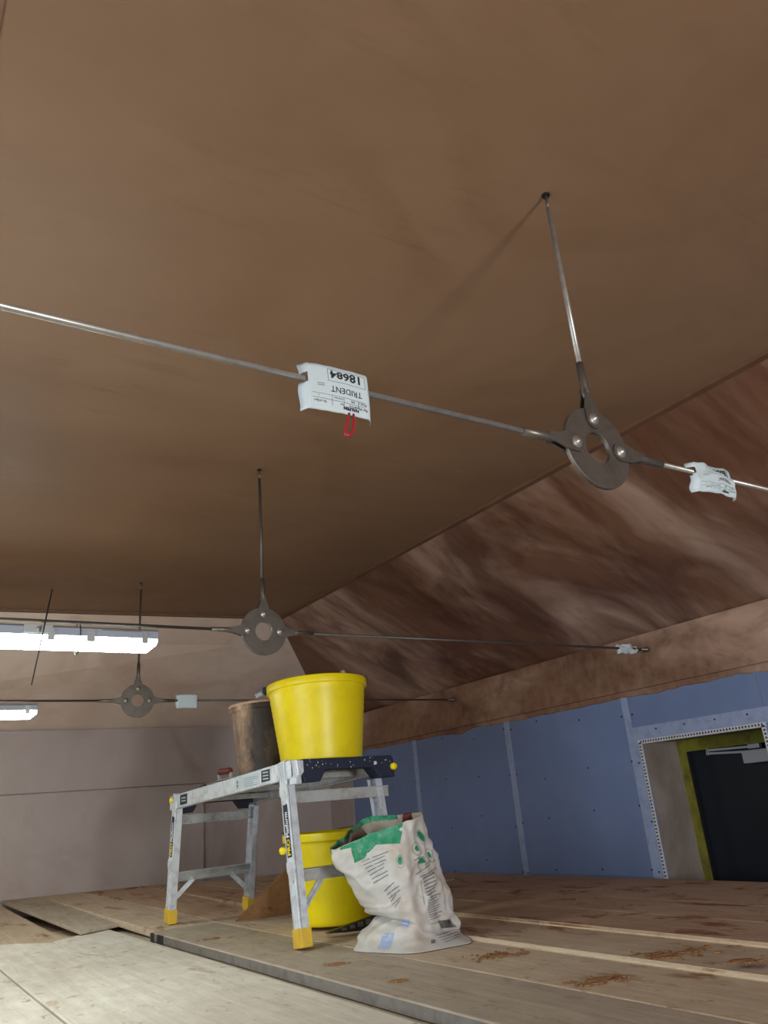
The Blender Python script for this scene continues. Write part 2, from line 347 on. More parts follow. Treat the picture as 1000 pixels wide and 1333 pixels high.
# left wall, back wall with window openings, floor
wl = thing('wall_left', (XLW, 2, ZF), kind='structure')
for y0, y1, z0, z1 in ((YB, .7, ZF, EB+.02), (2.7, 7.2, ZF, EB+.02), (.7, 2.7, ZF, .1), (.7, 2.7, 1.14, EB+.02)):
    MB().box((XLW-.05, (y0+y1)/2, (z0+z1)/2), (.1, y1-y0, z1-z0)).build('wall_section', 'beam', wl)
wn = thing('window_3', (XLW-.05, 1.7, .1), kind='structure')
for a, b in (((.7, 2.7), (.1, .14)), ((.7, 2.7), (1.10, 1.14)), ((.7, .74), (.14, 1.10)), ((2.66, 2.7), (.14, 1.10))):
    MB().box((XLW-.03, (a[0]+a[1])/2, (b[0]+b[1])/2), (.06, a[1]-a[0], b[1]-b[0])).build('window_frame', 'white', wn)
wb = thing('wall_back', (1.3, YB, ZF), kind='structure')
def wbx(x0, x1, z0, z1): MB().box(((x0+x1)/2, YB-.05, (z0+z1)/2), (x1-x0, .1, z1-z0)).build('wall_section', 'mauve', wb)
wbx(-1.24, -1.0, ZF, 2.1); wbx(-1.0, 1.3, ZF, -.15); wbx(-1.0, 1.3, 1.05, 2.1); wbx(-.24, .4, -.15, 1.05); wbx(1.3, 4.0, ZF, 2.1)
for i, (x0, x1) in enumerate(((-1.0, -.24), (.4, 1.3))):
    wn = thing('window_%d' % (i+1), (x0, YB, -.15), kind='structure')
    for a, b in (((x0, x1), (-.15, -.11)), ((x0, x1), (1.01, 1.05)), ((x0, x0+.04), (-.11, 1.01)), ((x1-.04, x1), (-.11, 1.01))):
        MB().box(((a[0]+a[1])/2, YB-.05, (b[0]+b[1])/2), (a[1]-a[0], .06, b[1]-b[0])).build('window_frame', 'white', wn)
slab('floor', [(-1.25, -3.4, ZF), (4.3, -3.4, ZF), (4.3, 7.3, ZF), (-1.25, 7.3, ZF)], (0, 0, -.1), 'concrete')

# ------------------------------------------------------------------ scaffold deck of planks
dk = thing('scaffold_deck', (1.3, 3.5, ZF), 'working deck of long timber planks filling the room below the plaster ceiling', 'deck')
rs = random.Random(7)
SK = -.006                                             # planks run a hair off the room's length
def plank(x0, x1, y0, y1, top, mat, th=.036, name='plank', parent=dk, bevel=.004):
    p = MB(); n = 6
    f = lambda x, y: x+SK*(y-2)
    p.hexa([V((f(x0, y0), y0, top-th)), V((f(x1, y0), y0, top-th)), V((f(x1, y1), y1, top-th)), V((f(x0, y1), y1, top-th)),
            V((f(x0, y0), y0, top)), V((f(x1, y0), y0, top)), V((f(x1, y1), y1, top)), V((f(x0, y1), y1, top))])
    return p.build(name, mat, parent, bevel)
def board4(a, b, c, e, mat, th=.036):                   # near-left, near-right, far-right, far-left top corners
    q = [V(p) for p in (a, b, c, e)]; return MB().hexa([p-V((0, 0, th)) for p in q]+q).build('plank', mat, dk, .004)
EDGE = 3.755
plank(1.735, 2.08, -1.2, 4.71, 0.0, 'plank2')
plank(2.085, 2.405, -1.2, 4.1, .013, 'plank2'); board4((2.07, 4.11, .012), (2.39, 4.11, .013), (2.40, 7.1, .054), (2.045, 7.1, .066), 'plank')
plank(2.41, 2.74, -1.2, 3.4, .026, 'plank'); board4((2.405, 3.41, .022), (2.73, 3.41, .022), (2.74, 7.1, .040), (2.405, 7.1, .050), 'plank2')
plank(2.745, 3.08, -1.2, 5.2, .0255, 'plank'); plank(2.745, 3.08, 5.21, 7.05, .030, 'plank')
plank(3.085, 3.42, -1.2, 4.6, .025, 'plank'); plank(3.085, 3.42, 4.61, 7.05, .027, 'plank')
plank(3.425, EDGE, -1.2, 3.9, .0235, 'plank'); plank(3.425, EDGE, 3.91, 7.0, .022, 'plank')
for x0, x1, a, b, dz in ((2.085, 2.404, -1.2, 4.09, .013), (2.41, 2.739, -1.2, 3.39, .026)):   # bare sawn arrises facing the camera
    f = lambda y: x0+SK*(y-2)
    MB().prism([(f(a)-.0022, a, dz-.012), (f(a)+.004, a, dz+.0014), (f(a)+.006, a, dz+.0014), (f(a)+.0, a, dz-.012)], (SK*(b-a), b-a, 0)).build('bare_edge', 'paleedge', dk)
board4((1.113, 5.12, .002), (1.385, 5.25, .002), (1.22, 7.1, .088), (.95, 7.1, .092), 'plankend', .020)
board4((1.39, 4.62, -.002), (1.715, 4.62, -.002), (1.55, 7.1, .082), (1.225, 7.1, .087), 'plank2')
board4((1.74, 4.72, .001), (2.06, 4.72, .001), (2.04, 7.1, .068), (1.555, 7.1, .080), 'plank')
board4((.60, 5.0, -.068), (1.10, 5.0, -.068), (.945, 7.1, .062), (.40, 7.1, .066), 'plank2')
board4((.10, 5.0, -.068), (.595, 5.0, -.068), (.395, 7.1, .066), (-.2, 7.1, .070), 'plank2')
# lower bearer boards, seen at the left and under the edge
xs = [-1.1, -.75, -.40, -.05, .30, .65, .98, 1.30]
for a, b in zip(xs, xs[1:]):
    yj = rs.uniform(5.3, 6.3)
    plank(a, b-.006, -1.2, yj, -.046-.001*rs.random(), 'plank2'); plank(a, b-.006, yj+.005, 7.08, -.044, 'plank2')
plank(1.305, 1.73, -1.2, 7.0, -.044, 'plankend', .03)
j = MB()
for y in (-.9, .6, 2.1, 3.6, 5.1, 6.6):
    MB().box((1.32, y, -.133), (4.86, .06, .1)).build('bearer', 'plank', dk)
    for x in (-.9, 1.3, 3.5): MB().box((x, y, (-.183+ZF)/2), (.08, .08, -.183-ZF)).build('post', 'plank', dk)
MB().box((2.78, 3, -.062), (1.9, 8, .044-.0)).build('packer_board', 'plank', dk)

# loose boards laid on the left
g = thing('scaffold_board', (1.55, 2, -.005), 'grey scaffold board with a steel end band, lying under the aluminium platform', 'board')
plank(1.372, 1.728, -1.0, 4.56, .001, 'plankend', .042, 'timber', g, .006)
f_ = 1.372+SK*(4.56-2)
MB().prism([(1.3712+SK*-3, -1.0, -.038), (1.3718+SK*-3, -1.0, -.038), (1.3718+SK*-3, -1.0, -.004), (1.3712+SK*-3, -1.0, -.004)], (SK*5.56, 5.56, 0)).build('shaded_side', 'shadedside', g)  # thin slab that paints the shade onto the board's left side
MB().box((f_+.174, 4.548, -.0215), (.360, .05, .040)).build('end_band', 'endband', g)
MB().box((f_+.003, 4.42, -.0215), (.010, .10, .040)).build('end_band', 'endband', g)
def loose(label, pts, th, z):
    o = MB().prism([(x, y, z-th) for x, y in pts], (0, 0, th)).build('plywood_sheet', 'ply', None, .003)
    return tag(o, label, 'board')
ps = [onz(*p, -.02) for p in ((137, 1208), (62, 1226), (117, 1251), (325, 1333), (570, 1333))]
A1 = loose('dusty pale sheet lying alongside the grey scaffold board', [(1.315, -.4), (1.31, 1.94), (1.297, 5.31), (.962, 5.06), (.958, 4.9), (.99, 2.3), (1.01, -.4)], .021, -.0215)
A2 = loose('dusty pale sheet left of a long dark joint at the bottom of the photo', [(1.004, -.4), (.984, 2.3), (.950, 4.96), (.79, 5.2), (.60, 5.36), (.60, 3.7), (.63, -.4)], .020, -.0185)
A3 = loose('dusty pale sheet in the bottom left corner', [(.622, -.4), (.594, 3.7), (.594, 5.32), (.30, 5.40), (.1, 5.42), (.1, -.4)], .016, -.0225)
# dropped plaster on the boards
def splat(x, y, z, rx, ry, seed, label, rot=.5):
    rn = random.Random(seed); mb = MB()
    lim = [q for q in ((1.375, 1.725), (1.74, 2.078), (2.095, 2.403), (2.42, 2.738), (2.75, 3.07)) if q[0]-.03 < x-SK*(y-2) < q[1]+.03][0]
    for i in range(int(40+rx*900)):
        a = rn.uniform(0, 2*pi); q = abs(rn.gauss(0, .48)); X = cos(a)*q*rx; Y = sin(a)*q*ry
        if noise.noise(V((X*14, Y*30, seed))) < -.12: continue
        w = rn.uniform(.004, .016)*(1.15-min(q, 1)*.6); px_, py_ = x+X*cos(rot)-Y*sin(rot), y+X*sin(rot)+Y*cos(rot)
        if not lim[0] < px_-1.6*w-SK*(py_-2) or not px_+1.6*w-SK*(py_-2) < lim[1]: continue
        n = rn.randint(5, 7); h = rn.uniform(.0012, .004); lo = []; hi = []
        for k in range(n):
            e = 2*pi*k/n+rn.uniform(-.3, .3); e1 = rn.uniform(.6, 1.25)*w
            lo.append(mb.b.verts.new((px_+cos(e)*e1*1.5, py_+sin(e)*e1, z))); hi.append(mb.b.verts.new((px_+cos(e)*e1*1.2, py_+sin(e)*e1*.8, z+h)))
        mb.b.faces.new(hi)
        for k in range(n): mb.b.faces.new((lo[k], lo[(k+1) % n], hi[(k+1) % n], hi[k]))
    tag(mb.build('plaster_spill', 'spill'), label, 'spill', kind='stuff')
def sp(px, py, z, rx, ry, seed, label, rot=-.45): p = onz(px, py, z); splat(p.x, p.y, z, rx, ry, seed, label, rot)
sp(655, 1243, .001, .14, .07, 1, 'long brown crumb patch of dropped plaster right of the sack')
sp(870, 1243, .014, .26, .10, 2, 'largest splash of ochre plaster, on the boards below the door')
sp(965, 1252, .027, .10, .05, 3, 'brown plaster splash at the right edge of the photo')
sp(775, 1278, .001, .12, .06, 4, 'small ochre plaster splash nearest the camera on the right')
sp(520, 1277, .002, .03, .012, 5, 'tiny plaster lump on the grey board in front of the sack')
sp(730, 1236, .001, .06, .02, 6, 'thin plaster smear between the sack and the largest splash')
sp(440, 1255, .002, .05, .02, 8, 'flat plaster stain just in front of the platform foot')
sp(280, 1222, .002, .07, .03, 9, 'flat plaster stain between the two near platform feet')

# ------------------------------------------------------------------ tie rod assemblies
XT, ZT = 1.35, 1.265
def ring_plate(mb, c, R, r, th, seg=56):
    vs_ = [[], [], [], []]
    for k in range(seg):
        a = 2*pi*k/seg; dx, dz = cos(a), sin(a)
        for i, (q, y) in enumerate(((R, -th/2), (R, th/2), (r, th/2), (r, -th/2))):
            vs_[i].append(mb.b.verts.new((c[0]+dx*q, c[1]+y, c[2]+dz*q)))
    for i in range(4):
        A, B = vs_[i], vs_[(i+1) % 4]
        for k in range(seg):
            f = mb.b.faces.new((A[k], A[(k+1) % seg], B[(k+1) % seg], B[k])); f.smooth = i in (0, 2)
def fork(parent, c, d, up, name='fork_end'):
    """two teardrop cheeks either side of the plate, pin at c, rod leaving along d"""
    d = V(d); s = V((0, 1, 0)).cross(d); mb = MB()
    for sy in (-1, 1):
        pts = []
        for k in range(13):
            a = pi/2+pi*k/12; pts.append(V(c)+d*cos(a)*.024+s*sin(a)*.024)
        pts += [V(c)+d*.03-s*.023, V(c)+d*.062-s*.013, V(c)+d*.085-s*.010, V(c)+d*.085+s*.010, V(c)+d*.062+s*.013, V(c)+d*.03+s*.023]
        mb.prism([p+V((0, sy*.0062-(.004 if sy < 0 else 0), 0)) for p in pts], (0, .004, 0))
    mb.tube([V(c)+d*.052, V(c)+d*.075, V(c)+d*.10, V(c)+d*.16], [.006, .0115, .0105, .0095], 14)
    o = mb.build(name, 'plate', parent)
    return o
def bolt(parent, c):
    mb = MB()
    mb.lathe(V(c)+V((0, -.0125, 0)), [(.0001, -.006), (.005, -.006), (.0055, -.003), (.0105, -.003), (.0105, .002), (.015, .002), (.015, .004)], 6+12, V((0, 1, 0)))
    mb.lathe(V(c)+V((0, .0125, 0)), [(.0001, .006), (.010, .006), (.010, -.002)], 12, V((0, 1, 0)))
    mb.build('pin_bolt', 'steel', parent)
def tie(y, label, rod='steel'):
    t = thing('tie_rod', (XT, y, ZT), label, 'tie rod')
    mb = MB(); ring_plate(mb, (XT, y, ZT), .104, .040, .011); rp = mb.build('ring_plate', 'plate', t, .0012)
    rp['label'] = 'round steel plate with a hole'
    for sx in (-1, 1):
        c = V((XT+sx*.074, y, ZT)); end = XB if sx > 0 else XLW
        r = MB().tube([c+V((sx*.14, 0, 0)), V((end, y, ZT))], .0062, 12).build('horizontal_rod', rod, t)
        fork(r, c, (sx, 0, 0), 0); bolt(r, c)
        MB().tube([V((end-sx*.07, y, ZT)), V((end-sx*.02, y, ZT)), V((end-sx*.018, y, ZT)), V((end, y, ZT))], [.009, .009, .014, .014], 12).build('wall_anchor', 'plate', r)
    c = V((XT, y, ZT+.074))
    r = MB().tube([c+V((0, 0, .14)), V((XT, y, ZC-.045))], .0068, 12).build('hanger_rod', rod, t)
    fork(r, c, (0, 0, 1), 0); bolt(r, c)
    MB().tube([V((XT, y, ZC-.05)), V((XT, y, ZC))], .0045, 10).build('threaded_end', 'plate', r)
    MB().tube([V((XT, y, ZC-.004)), V((XT, y, ZC))], .011, 14).build('ceiling_socket', 'black', r)
    return t
tie(1.09, 'nearest steel tie rod, its ring plate close to the camera, carrying two printed tags')
tie(3.02, 'middle steel tie rod, its ring plate above the yellow bucket', 'backlitsteel')
tie(4.96, 'farthest steel tie rod, its ring plate left of the stained bucket', 'backlitsteel')

# ------------------------------------------------------------------ printed tags on the rods
def paper_tag(x0, x1, z0, z1, y, label, rows, text=True, curl=.006, tilt=0, seed=0, crumple=0):
    """sheet in front of the rod whose left strip passes behind it through a slit; printed side faces -Y, upside down"""
    t = thing('paper_tag', ((x0+x1)/2, y, ZT), label, 'tag')
    W, Hh = x1-x0, z1-z0; NX, NZ = 28, 14
    def P(u, v, off=0):
        yy = -.0105
        if u < .07: yy = -.0105+(.07-u)/.07*.017
        if u > .955: yy = -.0105+(u-.955)/.045*.016
        bow = curl*sin(pi*v)*-1+curl*1.6*(v-.5)**2*sin(u*5+seed)
        zz = z0+Hh*v+tilt*W*(u-.5)+.003*sin(u*pi)+.0018*noise.noise(V((u*6, v*6, seed)))+crumple*.012*noise.noise(V((u*4, v*3, seed+5)))
        edge = .0025*sin(v*9+seed) if u in (0, 1) else 0
        return V((x0+W*u+edge, y+yy+bow*.5+crumple*.02*noise.noise(V((u*3, v*3, seed)))-off, zz))
    mb = MB(); G = [[mb.b.verts.new(P(i/NX, k/NZ)) for k in range(NZ+1)] for i in range(NX+1)]
    for i in range(NX):
        for k in range(NZ):
            q4 = (G[i][k], G[i+1][k], G[i+1][k+1], G[i][k+1])     # leave the slits open where the rod goes through
            if min(math.hypot(v.co.y-y, v.co.z-ZT) for v in q4+(type('q', (), {'co': sum((v.co for v in q4), V())/4}),)) < .0078: continue
            f = mb.b.faces.new(q4); f.smooth = True
    for v in [v for v in mb.b.verts if not v.link_faces]: mb.b.verts.remove(v)
    o = mb.build('label_sheet', 'paper', t); s = o.modifiers.new('thickness', 'SOLIDIFY'); s.thickness = .0006; s.offset = 0
    if text:
        def place(mb):                                  # bend flat print onto the sheet
            for v in mb.b.verts:
                q = P(min(max(v.co.x, .0), .999), min(max(v.co.y, 0), 1), .0011); v.co = q
        K = W/Hh
        pr = MB()
        for s_, size, u, v, al, bold, sq in rows:
            text_into(pr, s_, size, (1-u, v, 0), (-1, 0, 0), (0, -1, 0), al, sq/K, bold)
        place(pr); tag(pr.build('printed_text', 'ink', t), kind='stuff')
        ln = MB()
        def seg(u0, v0, u1, v1, wd=.006):
            n = 10
            for q in range(n):
                a, b = q/n, (q+1)/n; du, dv = u1-u0, v1-v0
                if abs(du) > abs(dv): c = [(u0+du*a, v0-wd), (u0+du*b, v0-wd), (u0+du*b, v0+wd), (u0+du*a, v0+wd)]
                else: c = [(u0-wd/K, v0+dv*a), (u0+wd/K, v0+dv*a), (u0+wd/K, v0+dv*b), (u0-wd/K, v0+dv*b)]
                ln.b.faces.new([ln.b.verts.new((x, z, 0)) for x, z in c])
        for l in ((.36, .93, .90, .93), (.36, .66, .90, .66), (.36, .66, .36, .93), (.90, .66, .90, .93), (.12, .34, .97, .34), (.06, .235, .97, .235), (.40, .13, .40, .34), (.57, .13, .57, .34), (.78, .2, .78, .34)): seg(*l, wd=.0035)
        for k in range(2): seg(.2, .56-.035*k, .30, .56-.035*k, .005)
        place(ln); ln.build('printed_lines', 'greyink', t)
    return t
ROWS = [('18684', .25, .14, .725, 'LEFT', .006, 1.15), ('TRIDENT', .17, .16, .42, 'LEFT', .0, 1.0), ('HALFEN', .085, .22, .085, 'LEFT', .005, 1.1),
        ('Bar Mark', .075, .09, .15, 'LEFT', 0, 1), ('POS 2', .075, .10, .265, 'LEFT', 0, 1), ('M10', .075, .27, .15, 'LEFT', 0, 1), ('S/S', .075, .27, .265, 'LEFT', 0, 1),
        ('No of Bars', .06, .68, .155, 'LEFT', 0, 1), ('1', .07, .78, .27, 'LEFT', 0, 1), ('Customer', .05, .44, .27, 'LEFT', 0, 1), ('Ref', .05, .44, .16, 'LEFT', 0, 1)]
ROWS = [(a, s*1.0, u, 1-(1-v) if False else v+s*.72, al, b, q) for a, s, u, v, al, b, q in ROWS]
t1 = paper_tag(.572, .719, 1.199, 1.295, 1.09, 'white printed tag number 18684 on the near rod with a red cable tie hanging below', ROWS, seed=1)
# red cable tie hanging below the tag
cx_, cy_, cz_ = .662, 1.083, 1.205
MB().tube([V((cx_+.004, cy_-.004, cz_)), V((cx_-.006, cy_-.012, cz_-.025)), V((cx_-.016, cy_-.018, cz_-.048)), V((cx_-.016, cy_-.02, cz_-.056)), V((cx_-.008, cy_-.02, cz_-.056)), V((cx_+.002, cy_-.016, cz_-.042)), V((cx_+.010, cy_-.010, cz_-.02)), V((cx_+.013, cy_-.004, cz_))], .0028, 8).build('red_cable_tie', 'red', t1)
paper_tag(1.690, 1.868, 1.206, 1.287, 1.09, 'creased printed tag on the near rod, right of its ring plate', ROWS, seed=3, curl=.012, crumple=.5)
paper_tag(3.565, 3.735, 1.232, 1.285, 3.02, 'crumpled tag on the middle rod close to the right wall', ROWS, False, seed=5, curl=.012, crumple=1.0)
paper_tag(1.592, 1.738, 1.214, 1.298, 4.96, 'plain white tag on the far rod, left of the stained bucket', ROWS, False, seed=7, curl=.004)

# ------------------------------------------------------------------ fluorescent lamps strapped under the rods
def lamp(xe, y, L, label, ztop=1.258):
    t = thing('fluorescent_light', (xe-L/2, y, ztop), label, 'light', 'linear lights strapped to the tie rods')
    x0, x1 = xe-L, xe
    def prof(x, pts): return [V((x, y+a, ztop+b)) for a, b in pts]
    hp = [(-.035, -.002), (.035, -.002), (.05, -.012), (.05, -.042), (-.05, -.042), (-.05, -.012)]
    MB().prism(prof(x0, hp), (L, 0, 0)).build('housing', 'lampbody', t, .002)
    dp = [(-.047, -.0425), (.047, -.0425), (.047, -.060), (.036, -.078), (.018, -.086), (-.018, -.086), (-.036, -.078), (-.047, -.060)]
    mb = MB(); n = len(dp); a = prof(x0+.008, dp); b = prof(x1-.03, dp); c = [V((x1-.002, y+p*.9, ztop+(-.0425+(q+.0425)*.45))) for p, q in dp]
    R = [[mb.b.verts.new(p) for p in s_] for s_ in (a, b, c)]
    for A, B in zip(R, R[1:]):
        for k in range(n): mb.b.faces.new((A[k], A[(k+1) % n], B[(k+1) % n], B[k]))
    mb.b.faces.new(R[0]); mb.b.faces.new(R[-1][::-1]); mb.build('diffuser', 'tube', t)
    for k in range(5):
        xc = x1-.055-k*(L-.11)/4
        o = MB().box((xc, y-.0515, ztop-.040), (.024, .004, .044)).box((xc, y-.054, ztop-.026), (.016, .006, .012)).build('clip', 'clip', t)
    MB().box((x1-.26, y-.0505, ztop-.038), (.03, .005, .050)).box((x1-.26, y-.054, ztop-.022), (.014, .006, .012)).build('clip', 'clip', t)
    mb = MB().box((x1-.45, y-.052, ztop-.022), (.10, .006, .030)); mb.lathe((x1-.45, y-.056, ztop-.022), [(.0001, -.004), (.008, -.004), (.008, .003)], 12, V((0, 1, 0)))
    mb.build('mounting_bracket', 'clip', t)
    MB().bar((x1-.22, y-.0505, ztop-.014), (x1-.07, y-.0505, ztop-.014), (0, 1, 0), .004, .005).build('latch_wire', 'plate', t)
    for xs_ in (x1-.3, x0+.3): MB().tube([V((xs_, y+.058*cos(q), ztop-.043+.062*sin(q))) for q in [2*pi*k/20 for k in range(20)]], .002, 6, closed=True).build('strap', 'black', t)
    return t
lamp(.905, 3.095, 1.5, 'lit linear light at left, strapped behind the middle tie rod', 1.262)
lamp(.778, 5.035, 1.5, 'lit linear light at the left edge, strapped behind the far tie rod', 1.258)
a, b, c = ony(68, 767, 2.985), ony(58, 812, 2.99), ony(41, 892, 2.975)
tag(MB().tube([a, b+V((.001, 0, 0)), c], [.0022, .003, .002], 8).build('cable_tie', 'black'), 'long thin black cable tie crossing the middle rod in front of the lit light', 'cable tie')

# ------------------------------------------------------------------ aluminium work platform
U = V((-.0415, .99914, 0)); W_ = V((.99914, .0415, 0)); Z = V((0, 0, 1))
O = V((1.563, 3.227, 0))
def pp(u, w, z): return O+U*u+W_*w+Z*z
LEN, WID = 1.544, .515
ZN, ZFAR = .742, .682                                   # its adjustable legs leave the top slightly out of level
zt = lambda u: ZN+(ZFAR-ZN)*(u-.1)/(LEN-.2)
pf = thing('work_platform', pp(LEN/2, WID/2, 0), 'aluminium folding work platform with navy end caps standing on the planks', 'platform')
TD = (pp(1, 0, zt(1))-pp(0, 0, zt(0))).normalized()     # direction of the top
TN = TD.cross(W_).normalized()
if TN.z < 0: TN = -TN
def tb(mb, u0, u1, w0, w1, d0, d1):                     # box hung from the top surface: depths d0..d1 below it
    mb.hexa([pp(u0, w0, zt(u0)-d1), pp(u1, w0, zt(u1)-d1), pp(u1, w1, zt(u1)-d1), pp(u0, w1, zt(u0)-d1),
             pp(u0, w0, zt(u0)-d0), pp(u1, w0, zt(u1)-d0), pp(u1, w1, zt(u1)-d0), pp(u0, w1, zt(u0)-d0)]); return mb
for w0, s_ in ((0, 1), (WID, -1)):
    mb = MB(); tb(mb, .02, LEN-.02, *sorted((w0, w0+s_*.004)), 0, .078)
    tb(mb, .02, LEN-.02, *sorted((w0, w0+s_*.03)), 0, .004); tb(mb, .02, LEN-.02, *sorted((w0, w0+s_*.03)), .074, .078)
    mb.build('side_rail', 'alu', pf)
for k in range(3):
    w0 = .036+k*.155
    mb = MB(); tb(mb, .035, LEN-.035, w0, w0+.148, -.003, .004)
    for q in (0, .072, .144): tb(mb, .035, LEN-.035, w0+q, w0+q+.004, .004, .032)
    mb.build('tread', 'alub', pf)
for u in (.28, .78, 1.26): tb(MB(), u, u+.04, .006, WID-.006, .034, .060).build('cross_member', 'alub', pf)
def cap(u0, u1, far):
    z0 = zt((u0+u1)/2)
    prof = [(.035, 0), (WID+.005, 0), (WID+.015, -.02), (WID+.015, -.098), (WID-.065, -.098), (WID-.105, -.050), (.155, -.050), (.125, -.098), (.045, -.098), (.030, -.06)]
    o = MB().prism([pp(u0, w, z0+dz) for w, dz in prof], U*(u1-u0)).build('end_cap', 'navy', pf, .004)
    mb = MB(); rr = random.Random(int(u0*100)+3)
    if not far:
        for k in range(30):
            w = rr.uniform(.06, WID); dz = -rr.uniform(.004, .045); r = rr.choice((.0008, .0012, .0018))
            mb.box(pp(u0-.0006, w, z0+dz), (r*2, .001, r*2*rr.uniform(.7, 2)), W_, U, Z)
        mb.lathe(pp(u0-.001, WID-.09, z0-.032), [(.0001, -.003), (.008, -.002), (.009, .002)], 12, U)
        s = mb.build('plaster_specks', 'paper', o); s['kind'] = 'stuff'
    return o
cap(-.025, .065, False); cap(LEN-.065, LEN+.025, True)
MB().prism([pp(-.027, w, ZN+dz) for w, dz in ((.005, 0), (.04, -.002), (.042, -.05), (.028, -.065), (.028, -.1), (.0, -.1), (.0, -.075), (.012, -.06))], U*.06).build('corner_casting', 'alu', pf, .002)
KN = []
for iu, u_f in enumerate((0, LEN)):
    s = 1 if iu == 0 else -1
    for iw, w in enumerate((0, WID)):
        ft = pp(u_f, w, {(0, 0): .0085, (0, 1): .0225, (1, 0): .0120, (1, 1): .0110}[(iu, iw)]); top = pp(u_f+s*.105, w, zt(u_f+s*.105)+(.004 if iw == 0 else -.09))
        sw = 1 if iw == 0 else -1
        ax = (top-ft).normalized(); base = ft+ax*.055
        x = (U-ax*U.dot(ax)).normalized()
        mb = MB(); cw = W_*sw*.018
        mb.bar(base+W_*sw*.002, top+W_*sw*.002, x, .074, .004)                    # web on the outside
        for e in (-1, 1): mb.bar(base+x*e*.035+cw, top+x*e*.035+cw, x, .004, .036)
        for e in (-.018, 0, .018): mb.bar(base+x*e-W_*sw*.0012, top+x*e-W_*sw*.0012, x, .006, .0024)
        lg = mb.build('leg', 'alu', pf)
        sx = x*.036
        f = MB(); q = [ft+x*a+W_*b for a, b in ((-.04, -.006*sw if sw > 0 else .006), (.04, -.006*sw if sw > 0 else .006), (.04, .044*sw), (-.04, .044*sw))]
        f.hexa(q+[p+ax*.072 for p in q]); f.build('rubber_foot', 'footyellow', lg, .003)
        if iw == 0:
            for zz in (.60, .29):
                c = ft+ax*(zz/ax.z)-W_*.005
                pl = [c+x*a+ax*b for a, b in ((-.036, .035), (.036, .035), (.038, 0), (.012, -.042), (0, -.048), (-.012, -.042), (-.038, 0))]
                MB().prism(pl, W_*.006).build('gusset_plate', 'alu', lg, .0015)
            for e in (0,):
                if iu == 0:
                    kz = .375
                    c = ft+ax*(kz/ax.z)+x*(.052)-W_*.006
                else: c = ft+ax*(.635/ax.z)+x*.046-W_*.0
                k_ = MB(); k_.lathe(c-W_*.012, [(.0001, 0), (.013, 0), (.016, .006), (.016, .02), (.011, .026), (.0001, .026)], 16, W_); k_.build('lock_knob', 'rubber_yellow', lg)
        # sticker down the outer face
        if iw == 0:
            st = MB(); c0 = ft+ax*.345-W_*.0028
            n0 = -W_
            h0, h1, wd = (0, .215, .021)
            st.b.faces.new([st.b.verts.new(c0+ax*a+x*b) for a, b in ((0, -wd), (h1, -wd), (h1, wd), (0, wd))])
            so = st.build('sticker', 'navy', lg)
            tx = MB(); text_into(tx, 'PRO', .038, c0-W_*.0012+ax*.006-x*.013, ax, x, 'LEFT', .92, .0012); tx.build('sticker_text', 'goldink', so)
            tx = MB(); text_into(tx, 'Platform', .038, c0-W_*.0012+ax*.079-x*.013, ax, x, 'LEFT', .80, .0008); tx.build('sticker_text', 'white', so)
    # rungs and braces of this end
    for zz, nm in ((.59, 1), (.275, 2)):
        if iu == 1: zz -= .045 if nm == 1 else .03
        u = u_f+s*.105*zz/.73
        ex = .035 if (iu == 0 and nm == 1) else 0
        mb = MB().bar(pp(u, .004, zz), pp(u, WID+ex-.004, zz), U, .040, .004)
        c_ = MB()
        mb = MB(); A_, B_ = pp(u, .004, zz), pp(u, WID+ex-.004, zz)
        mb.bar(A_+Z*.022, B_+Z*.022, U, .058, .004).bar(A_-Z*.022, B_-Z*.022, U, .05, .004).bar(A_-U*.02*s, B_-U*.02*s, U, .004, .044)
        rg = mb.build('rung', 'alub', pf)
        if nm == 2:
            for w0, w1 in ((.01, .14), (WID-.01, WID-.14)):
                MB().bar(pp(u_f+s*.02, w0, .115 if iu == 0 else .11), pp(u-s*.004, w1, zz-.02), U, .006, .026).bar(pp(u_f+s*.02-s*.006, w0, .115 if iu == 0 else .11), pp(u-s*.010, w1, zz-.02), U, .014, .004).build('diagonal_brace', 'alu', pf)
MB().lathe(pp(-.03, WID+.008, zt(0)-.052), [(.0001, -.014), (.012, -.014), (.016, -.006), (.016, .006)], 16, U)[0].build('lock_knob', 'rubber_yellow', pf)
# stickers on the long rail
def rail_sticker(u0, u1, d0, d1, mat, off=.0008):
    mb = MB(); mb.b.faces.new([mb.b.verts.new(pp(u, -off, zt(u)-d_)) for u, d_ in ((u0, d1), (u1, d1), (u1, d0), (u0, d0))]); return mb.build('rail_sticker', mat, pf)
k1 = rail_sticker(.22, .31, .010, .062, 'navy'); rail_sticker(.325, .60, .010, .064, 'paper'); k2 = rail_sticker(1.25, 1.36, .010, .064, 'navy'); rail_sticker(1.37, 1.43, .010, .064, 'paper')
tx = MB()
for r_ in range(3): quad(tx, pp(.305, -.0018, zt(.305)-.022-.014*r_), -U, Z, .012, .07, 0, .005)
for r_ in range(2): quad(tx, pp(1.35, -.0018, zt(1.35)-.03-.016*r_), -U, Z, .015, .08, 0, .006)
tag(tx.build('sticker_text', 'paper', k1), kind='stuff')
tx = MB(); rr = random.Random(2)
for r_ in range(5): quad(tx, pp(.50, -.0018, zt(.50)-.022-.009*r_), -U, Z, .0, .10+rr.uniform(0, .06), 0, .0022)
for c_ in range(2): quad(tx, pp(.585, -.0018, zt(.585)-.036-.018*c_), -U, Z, .0, .018, 0, .014)
tag(tx.build('sticker_text', 'greyink', pf), kind='stuff')

